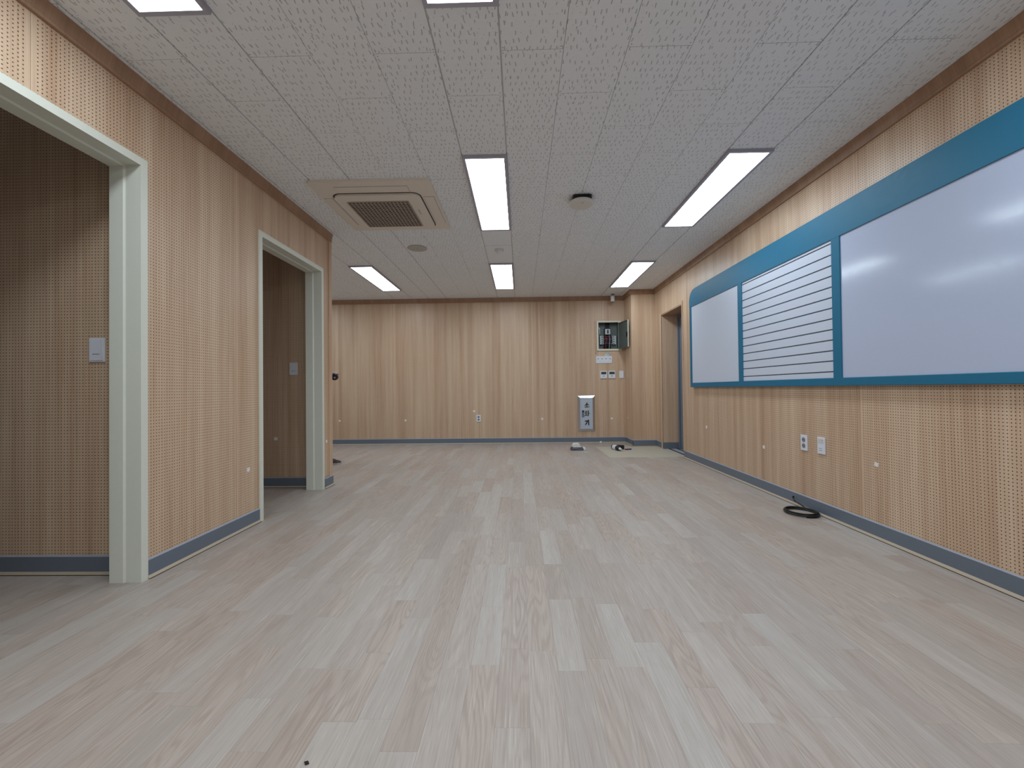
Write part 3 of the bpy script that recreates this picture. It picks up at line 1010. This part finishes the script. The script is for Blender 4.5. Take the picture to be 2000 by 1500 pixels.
# ------------------------------------------------------------------ fire extinguisher cabinet
fx = thing('extinguisher_cabinet', 'recessed steel fire extinguisher cabinet with Korean lettering on the back wall', 'cabinet', (1.14, YB, 0.205))
u0, u1, v0, v1 = 0.990, 1.291, 0.206, 0.822
w, d = 0.040, 0.034
o4 = [(u0, v0), (u1, v0), (u1, v1), (u0, v1)]
i4 = [(u0 + w, v0 + w), (u1 - w, v0 + w), (u1 - w, v1 - w), (u0 + w, v1 - w)]
ya, yb = YB - 0.003, YB - d
for k in range(4):
    j = (k + 1) % 4
    A, B_, C_, D_ = o4[k], o4[j], i4[j], i4[k]
    mb = MB()
    mb.poly([(A[0], yb + 0.026, A[1]), (B_[0], yb + 0.026, B_[1]), (C_[0], yb, C_[1]), (D_[0], yb, D_[1])])
    mb.poly([(D_[0], yb, D_[1]), (C_[0], yb, C_[1]), (C_[0], YB, C_[1]), (D_[0], YB, D_[1])])
    mb.poly([(A[0], YB, A[1]), (B_[0], YB, B_[1]), (B_[0], yb + 0.026, B_[1]), (A[0], yb + 0.026, A[1])])
    mb.build('frame_bar', MAT['steel'], fx)
dr = MB().rbox(u0 + w, u1 - w, YB - 0.026, YB - 0.0005, v0 + w, v1 - w, 0.002).build('door', MAT['steel_door'], fx)
YL = YB - 0.026
hd = MB().rbox(1.062, 1.102, YL - 0.003, YL + 0.001, 0.446, 0.570, 0.0015).build('handle_recess', MAT['metalgrey'], dr)
MB().rbox(1.068, 1.096, YL - 0.010, YL - 0.002, 0.536, 0.562, 0.002).build('pull', MAT['dark'], hd)


def glyph(strokes, mat, name='letter'):
    mb = MB()
    for pth, wd in strokes:
        for (xa, za), (xb, zb) in zip(pth, pth[1:]):
            dd = Vector((xb - xa, zb - za))
            ln = dd.length
            dd.normalize()
            nn = Vector((-dd.y, dd.x)) * wd * 0.62
            e = dd * wd * 0.3
            a, b = Vector((xa, za)) - e, Vector((xb, zb)) + e
            mb.prism([tuple(a + nn), tuple(a - nn), tuple(b - nn * 0.8), tuple(b + nn * 0.8)], 1, YL - 0.0022, YL + 0.0002)
    return mb.build(name, mat, dr)


cxl = 1.152
glyph([([(cxl, 0.698), (cxl - 0.010, 0.668), (cxl - 0.036, 0.650)], 0.015), ([(cxl - 0.002, 0.676), (cxl + 0.030, 0.660)], 0.014),
       ([(cxl - 0.002, 0.660), (cxl - 0.002, 0.630)], 0.013), ([(cxl - 0.036, 0.622), (cxl + 0.038, 0.628)], 0.013)], MAT['olive'])
glyph([([(cxl - 0.026, 0.552), (cxl - 0.008, 0.556)], 0.010), ([(cxl - 0.036, 0.536), (cxl + 0.002, 0.540)], 0.011),
       ([(cxl - 0.018, 0.528), (cxl - 0.032, 0.512), (cxl - 0.018, 0.498), (cxl - 0.004, 0.512), (cxl - 0.018, 0.528)], 0.010),
       ([(cxl - 0.018, 0.496), (cxl - 0.018, 0.484)], 0.011), ([(cxl - 0.042, 0.476), (cxl + 0.006, 0.484)], 0.012),
       ([(cxl + 0.020, 0.562), (cxl + 0.018, 0.470)], 0.015), ([(cxl + 0.020, 0.512), (cxl + 0.040, 0.514)], 0.013)], MAT['olive'])
glyph([([(cxl - 0.036, 0.378), (cxl + 0.004, 0.384), (cxl - 0.010, 0.346), (cxl - 0.032, 0.318)], 0.016), ([(cxl + 0.020, 0.398), (cxl + 0.026, 0.312)], 0.018)], MAT['black_letter'])


# ------------------------------------------------------------------ bits of white tape on the walls
def tape(label, axis, face, sgn, u, v, s=0.022, tilt=0.0):
    a, b = sorted((face, face + sgn * 0.0015))
    c, sn = math.cos(tilt), math.sin(tilt)
    out = []
    for i, (du, dw) in enumerate(((-1, -0.8), (0.2, -1), (1, -0.7), (0.9, 0.9), (-0.2, 0.75), (-0.9, 1))):
        du, dw = du * s / 2, dw * s / 2
        out.append((u + du * c - dw * sn, v + du * sn + dw * c))
    o = MB().prism(out, axis, a, b).build('tape_scrap', MAT['paper'])
    tag(o, label, 'tape', 'scraps of white tape on the wood walls')


tape('white tape scrap low on the left wall beside the far doorway', 0, XL, 1, 2.940, 0.405, 0.032)
tape('tiny white tape scrap between the far doorway and the wall corner', 0, XL, 1, 4.140, 0.455, 0.030)
tape('white tape scrap on the inner wall below the far light switch', 1, 4.15, -1, -2.441, 0.483, 0.034)
tape('white tape scrap low on the right wall nearest the grey door', 0, XR, -1, 5.047, 0.475, 0.036)
tape('white tape scrap low on the right wall left of the outlet', 0, XR, -1, 3.872, 0.400, 0.032)
tape('white tape scrap low on the right wall right of the outlets', 0, XR, -1, 2.662, 0.459, 0.030, 0.2)
tape('white tape scrap just above the back wall outlet', 1, YB, -1, -0.815, 0.571, 0.036)
tape('white tape scrap low on the back wall by the left wall corner', 1, YB, -1, -3.190, 0.425, 0.034)
tape('white tape scrap low on the back wall between corner and outlet', 1, YB, -1, -2.024, 0.422, 0.034)
tape('white tape scrap low on the back wall between outlet and steel cabinet', 1, YB, -1, 0.374, 0.425, 0.036)
tape('white tape scrap low on the back wall right of the steel cabinet', 1, YB, -1, 1.583, 0.422, 0.034)
tape('thin white tape scrap on the side of the corner pier', 0, PX, -1, 7.20, 0.441, 0.030)

# ------------------------------------------------------------------ coil of black cable
cb = thing('cable_coil', 'coil of black cable lying on the floor by the right wall', 'cable', (2.085, 3.20, 0))
path = []
n = 180
for i in range(n + 1):
    t_ = i / n
    a = 2 * math.pi * 4.35 * t_ - 1.9
    r = 0.100 + 0.006 * math.sin(a * 0.41 + 1.0)
    path.append((2.083 + r * math.cos(a), 3.190 + 1.12 * r * math.sin(a), 0.0060 + 0.016 * t_ + 0.003 * math.sin(a * 0.63)))
MB().tube(path, 0.0055, 8).build('coil', MAT['cable'], cb)
lx, ly, lz = path[-1]
p0, p1 = Vector(path[-1]), Vector(path[-1]) - Vector(path[-2])
tail = [path[-1], tuple(p0 + p1 * 3), (2.152, 3.335, 0.040), (2.168, 3.385, 0.034), (2.176, 3.420, 0.040), (2.180, 3.432, 0.052)]
MB().tube(tail, 0.005, 8).build('loose_end', MAT['cable'], cb)
MB().tube([(2.180, 3.432, 0.052), (2.181, 3.436, 0.068)], 0.0075, 8).build('end_plug', MAT['dark'], cb)

# ------------------------------------------------------------------ things left on the floor at the far end
gl = thing('folded_pouch', 'dark grey folded cloth pouch on the floor before the back wall', 'pouch', (0.876, 6.52, 0))
pth = []
prof = [(-0.105, 0.004), (-0.112, 0.018), (-0.10, 0.034), (-0.04, 0.040), (0.04, 0.034), (0.10, 0.030), (0.106, 0.016), (0.10, 0.002), (0, 0.0)]
MB().prism([(0.876 + a, b) for a, b in prof], 1, 6.47, 6.60).build('body', MAT['cloth_dark'], gl)
MB().lathe([(0.016, -0.070), (0.019, -0.066), (0.019, 0.066), (0.016, 0.070)], (0.972, 6.530, 0.021), 'y', 16).build('rolled_end', MAT['paper'], gl)
MB().tube([(0.775, 6.468, 0.022), (0.83, 6.463, 0.028), (0.90, 6.463, 0.018), (0.96, 6.466, 0.024)], 0.004).build('seam', MAT['greycable'], gl)
pk = MB()
prof = [(-0.072, 0.041), (-0.080, 0.075), (-0.060, 0.100), (0.018, 0.104), (0.034, 0.090), (0.040, 0.060), (0.060, 0.046), (0.058, 0.041)]
pk.prism([(0.870 + a, b) for a, b in prof], 1, 6.50, 6.575)
tag(pk.build('paper_packet', MAT['paper']), 'crumpled white paper packet on the dark pouch', 'packet')

bt = thing('glue_bottle', 'black bottle with white label and white nozzle lying on the floor', 'bottle', (1.46, 6.40, 0))
A, B_ = Vector((1.425, 6.60, 0.036)), Vector((1.500, 6.32, 0.034))
dd = (B_ - A).normalized()
L_ = (B_ - A).length
MB().tube([A - dd * 0.02, A, A + dd * 0.02, A + dd * 0.20, A + dd * 0.23], [0.012, 0.028, 0.036, 0.036, 0.022], 16).build('bottle_body', MAT['dark'], bt)
MB().tube([A + dd * 0.045, A + dd * 0.145], 0.0368, 16).build('paper_label', MAT['white'], bt)
MB().tube([A + dd * 0.228, A + dd * 0.235, A + dd * 0.29], [0.021, 0.020, 0.006], 14).build('nozzle', MAT['white'], bt)
kt = thing('tool_case', 'small black tapered tool case on the floor behind the bottle', 'case', (1.545, 6.60, 0))
pts = [(1.500, 6.56), (1.590, 6.53), (1.605, 6.60), (1.505, 6.66)]
MB().prism(pts, 2, 0.0, 0.052).build('case_body', MAT['dark'], kt)
MB().prism([(1.503, 6.562), (1.588, 6.535), (1.60, 6.596), (1.508, 6.652)], 2, 0.052, 0.060).build('lid', MAT['cable'], kt)
pn = thing('marker_pen', 'red and blue marker pen beside the black tool case', 'pen', (1.645, 6.50, 0))
MB().tube([(1.592, 6.475, 0.010), (1.645, 6.49, 0.010)], 0.0095, 10).build('barrel', MAT['redp'], pn)
MB().tube([(1.645, 6.49, 0.010), (1.690, 6.503, 0.010)], 0.0095, 10).build('cap', MAT['bluep'], pn)
MB().tube([(1.585, 6.473, 0.010), (1.592, 6.475, 0.010)], 0.006, 8).build('end_plug', MAT['dark'], pn)
tag(MB().rbox(1.360, 1.398, YB - 0.058, YB - 0.027, 0.0, 0.030, 0.008).build('white_scrap', MAT['paper']), 'small white scrap on the floor against the back baseboard', 'scrap')
tag(MB().prism([(-0.566, 1.080), (-0.559, 1.072), (-0.551, 1.076), (-0.557, 1.083)], 2, 0.0, 0.003).build('dark_chip', MAT['dark']), 'tiny dark chip on the floor at the bottom edge', 'debris')


# ------------------------------------------------------------------ person standing behind the wall corner, facing right
pr = thing('person', 'person behind the left wall corner, only brown shoe tip and hand visible', 'person', (-2.74, 5.52, 0))


def skinned(name, joints, bones, parent, mats, pick, sub=2):
    """joints: name -> (position, radius); first joint is the root; grows one continuous surface and bakes it"""
    keys = list(joints)
    me = bpy.data.meshes.new(name)
    off = root_loc(parent)
    me.from_pydata([tuple(Vector(joints[k][0]) - off) for k in keys], [(keys.index(a), keys.index(b)) for a, b in bones], [])
    ob = bpy.data.objects.new(name, me)
    COL.objects.link(ob)
    sk = ob.modifiers.new('skin', 'SKIN')
    sk.use_smooth_shade = True
    for i, k in enumerate(keys):
        r = joints[k][1]
        rr = r if isinstance(r, tuple) else (r, r)
        me.skin_vertices[0].data[i].radius = rr
        me.skin_vertices[0].data[i].use_root = (i == 0)
    sb = ob.modifiers.new('sub', 'SUBSURF')
    sb.levels = sub
    sb.render_levels = sub
    dg = bpy.context.evaluated_depsgraph_get()
    dg.update()
    nm = bpy.data.meshes.new_from_object(ob.evaluated_get(dg))
    ob.modifiers.clear()
    ob.data = nm
    nm.materials.clear()
    for m_ in mats:
        nm.materials.append(m_)
    for p in nm.polygons:
        p.use_smooth = True
        p.material_index = pick(p.center + off)
    ob.parent = parent
    return ob


J = {
    'pelvis': ((-2.75, 5.52, 0.93), (0.125, 0.155)),
    'waist': ((-2.755, 5.52, 1.08), (0.11, 0.145)),
    'chest': ((-2.75, 5.52, 1.27), (0.12, 0.165)),
    'collar': ((-2.745, 5.52, 1.42), (0.085, 0.11)),
    'neck': ((-2.735, 5.52, 1.50), 0.052),
    'skull_base': ((-2.725, 5.52, 1.575), (0.072, 0.066)),
    'skull': ((-2.730, 5.52, 1.655), (0.094, 0.078)),
    'crown': ((-2.735, 5.52, 1.715), (0.055, 0.050)),
    'shoulder_r': ((-2.745, 5.335, 1.400), 0.062), 'elbow_r': ((-2.715, 5.275, 1.130), 0.047), 'wrist_r': ((-2.505, 5.285, 1.132), 0.030),
    'shoulder_l': ((-2.745, 5.705, 1.400), 0.062), 'elbow_l': ((-2.775, 5.755, 1.130), 0.047), 'wrist_l': ((-2.735, 5.765, 0.890), 0.030),
    'hip_r': ((-2.730, 5.435, 0.860), 0.092), 'knee_r': ((-2.655, 5.440, 0.490), 0.062), 'ankle_r': ((-2.570, 5.440, 0.115), 0.044), 'foot_r': ((-2.560, 5.440, 0.045), 0.036),
    'hip_l': ((-2.755, 5.605, 0.860), 0.092), 'knee_l': ((-2.770, 5.610, 0.490), 0.062), 'ankle_l': ((-2.815, 5.610, 0.115), 0.044), 'foot_l': ((-2.805, 5.610, 0.045), 0.036),
}
BN = [('pelvis', 'waist'), ('waist', 'chest'), ('chest', 'collar'), ('collar', 'neck'), ('neck', 'skull_base'), ('skull_base', 'skull'), ('skull', 'crown'),
      ('collar', 'shoulder_r'), ('shoulder_r', 'elbow_r'), ('elbow_r', 'wrist_r'), ('collar', 'shoulder_l'), ('shoulder_l', 'elbow_l'), ('elbow_l', 'wrist_l'),
      ('pelvis', 'hip_r'), ('hip_r', 'knee_r'), ('knee_r', 'ankle_r'), ('ankle_r', 'foot_r'), ('pelvis', 'hip_l'), ('hip_l', 'knee_l'), ('knee_l', 'ankle_l'), ('ankle_l', 'foot_l')]


def region(c):
    if c.z > 1.475:
        return 0
    if c.x > -2.515 and c.z > 1.0:
        return 0
    if c.z < 0.90 and c.y > 5.72:
        return 0
    return 1 if c.z > 0.93 else 2


body = skinned('body', J, BN, pr, [MAT['skin'], MAT['shirt'], MAT['trousers']], region)


def hand(tag_, wrist, palm, fingers, thumb):
    """palm and five jointed fingers grown as one continuous surface"""
    jt = {'palm': (palm, (0.026, 0.016)), 'wrist': (wrist, 0.026)}
    bn = [('palm', 'wrist')]
    for i, chain in enumerate(fingers + [thumb]):
        prev = 'palm'
        for q, p in enumerate(chain):
            k = 'f%d_%d' % (i, q)
            jt[k] = (p, 0.0095 - 0.0009 * q)
            bn.append((prev, k))
            prev = k
    return skinned('hand', jt, bn, pr, [MAT['glove' if tag_ == 'right' else 'skin']], lambda c: 0, 2)


# right hand closes over the top of the tape measure
TM = Vector((-2.352, 5.285, 1.130))
fing = []
for i, dy in enumerate((-0.030, -0.010, 0.010, 0.029)):
    y = TM.y + dy
    e = (0.004, 0.0, -0.004, -0.014)[i]
    fing.append([(-2.440, y, 1.160), (-2.400, y, 1.184), (-2.362 + e, y, 1.186), (-2.338 + e, y, 1.182)])
hand('right', (-2.505, 5.285, 1.132), (-2.462, 5.285, 1.142), fing, [(-2.455, 5.256, 1.122), (-2.425, 5.246, 1.106), (-2.400, 5.250, 1.098)])
# left hand hangs relaxed beside the thigh
fing = []
for i, dx in enumerate((0.028, 0.009, -0.010, -0.027)):
    ln = (0.074, 0.082, 0.076, 0.060)[i]
    fing.append([(-2.730 + dx, 5.768, 0.800), (-2.728 + dx, 5.766, 0.800 - ln * 0.5), (-2.726 + dx, 5.757, 0.800 - ln)])
hand('left', (-2.735, 5.765, 0.890), (-2.731, 5.768, 0.845), fing, [(-2.703, 5.762, 0.838), (-2.690, 5.755, 0.812), (-2.686, 5.750, 0.786)])

# shoes
def shoe(xt, y):
    """lofted shoe with its toe at xt pointing along +X"""
    st = [(-0.285, 0.030, 0.070), (-0.272, 0.036, 0.085), (-0.235, 0.038, 0.100), (-0.190, 0.038, 0.100), (-0.150, 0.041, 0.082), (-0.105, 0.045, 0.066),
          (-0.060, 0.047, 0.056), (-0.030, 0.042, 0.048), (-0.010, 0.028, 0.040), (0.0, 0.010, 0.030)]
    up, so = MB(), MB()
    ring = lambda a, w_, h_: [(xt + a, y + w_ * math.cos(math.radians(t_)) * (1.0 if t_ % 180 else 1.0), 0.020 + (h_ - 0.020) * math.sin(math.radians(t_)) ** 0.8) for t_ in range(0, 181, 15)]
    R_ = [ring(*q) for q in st]
    for A_, B2 in zip(R_, R_[1:]):
        for k in range(len(A_) - 1):
            up.poly([A_[k], A_[k + 1], B2[k + 1], B2[k]][::-1], smooth=True)
    up.poly(R_[0])
    up.poly(R_[-1][::-1])
    u_ = up.build('shoe', MAT['shoe'], pr, weld=True)
    outl = [(xt + a + 0.004, y + w_ + 0.003) for a, w_, _ in st] + [(xt + a + 0.004, y - w_ - 0.003) for a, w_, _ in st[::-1]]
    so.prism(outl, 2, 0.0, 0.022)
    so.build('sole', MAT['sole'], u_)
    for q in range(3):
        xx = xt - 0.125 + 0.022 * q
        MB().tube([(xx, y - 0.020, 0.074 - 0.006 * q), (xx + 0.006, y, 0.080 - 0.007 * q), (xx, y + 0.020, 0.074 - 0.006 * q)], 0.003, 6).build('lace', MAT['cable'], u_)


shoe(-2.345, 5.440)
shoe(-2.590, 5.610)

# face, ears and hair
hx, hy, hz_ = -2.730, 5.52, 1.640
MB().prism([(hx + 0.088, hz_ + 0.022), (hx + 0.112, hz_ - 0.022), (hx + 0.082, hz_ - 0.030)], 1, hy - 0.012, hy + 0.012).build('nose', MAT['skin'], pr)
for s_ in (-1, 1):
    MB().lathe([(0.001, -0.010), (0.009, -0.006), (0.011, 0.0), (0.009, 0.006), (0.001, 0.010)], (hx + 0.080, hy + s_ * 0.030, hz_ + 0.014), 'x', 12).build('eye', MAT['eye'], pr)
    MB().lathe([(0.0045, 0.007), (0.0045, 0.0105)], (hx + 0.080, hy + s_ * 0.030, hz_ + 0.014), 'x', 10).build('iris', MAT['hair'], pr)
    MB().rbox(hx - 0.018, hx + 0.010, hy + s_ * 0.078 - 0.008, hy + s_ * 0.078 + 0.008, hz_ - 0.030, hz_ + 0.028, 0.006).build('ear', MAT['skin'], pr)
MB().rbox(hx + 0.076, hx + 0.088, hy - 0.022, hy + 0.022, hz_ - 0.052, hz_ - 0.042, 0.004).build('mouth', MAT['redp'], pr)
cap = MB()
rows, cols = 8, 24
grid = []
for i in range(rows + 1):
    el = math.radians(90 - i * 11.5)
    line = []
    for j in range(cols):
        az = 2 * math.pi * j / cols
        front = max(0.0, math.cos(az))
        e2 = max(el, math.radians(38) * front ** 0.5) if el < math.radians(60) else el
        line.append((hx - 0.008 + 0.094 * math.cos(e2) * math.cos(az), hy + 0.080 * math.cos(e2) * math.sin(az), hz_ + 0.018 + 0.090 * math.sin(e2)))
    grid.append(line)
for i in range(rows):
    for j in range(cols):
        k = (j + 1) % cols
        cap.poly([grid[i][j], grid[i + 1][j], grid[i + 1][k], grid[i][k]], smooth=True)
cap.build('hair', MAT['hair'], pr, weld=True)

# the tool in the hand
tm = thing('tape_measure', 'dark blue rounded hand tool poking past the left wall corner', 'tool', tuple(TM))
MB().lathe([(0.030, -0.024), (0.040, -0.021), (0.043, -0.014), (0.043, 0.014), (0.040, 0.021), (0.030, 0.024)], tuple(TM), 'y', 28).build('case', MAT['navy'], tm)
MB().lathe([(0.012, -0.026), (0.012, -0.023)], (TM.x + 0.012, TM.y, TM.z - 0.010), 'y', 16).build('badge', MAT['silver'], tm)
MB().rbox(TM.x + 0.018, TM.x + 0.052, TM.y - 0.012, TM.y + 0.012, TM.z + 0.031, TM.z + 0.038, 0.002).build('end_tab', MAT['redp'], tm)
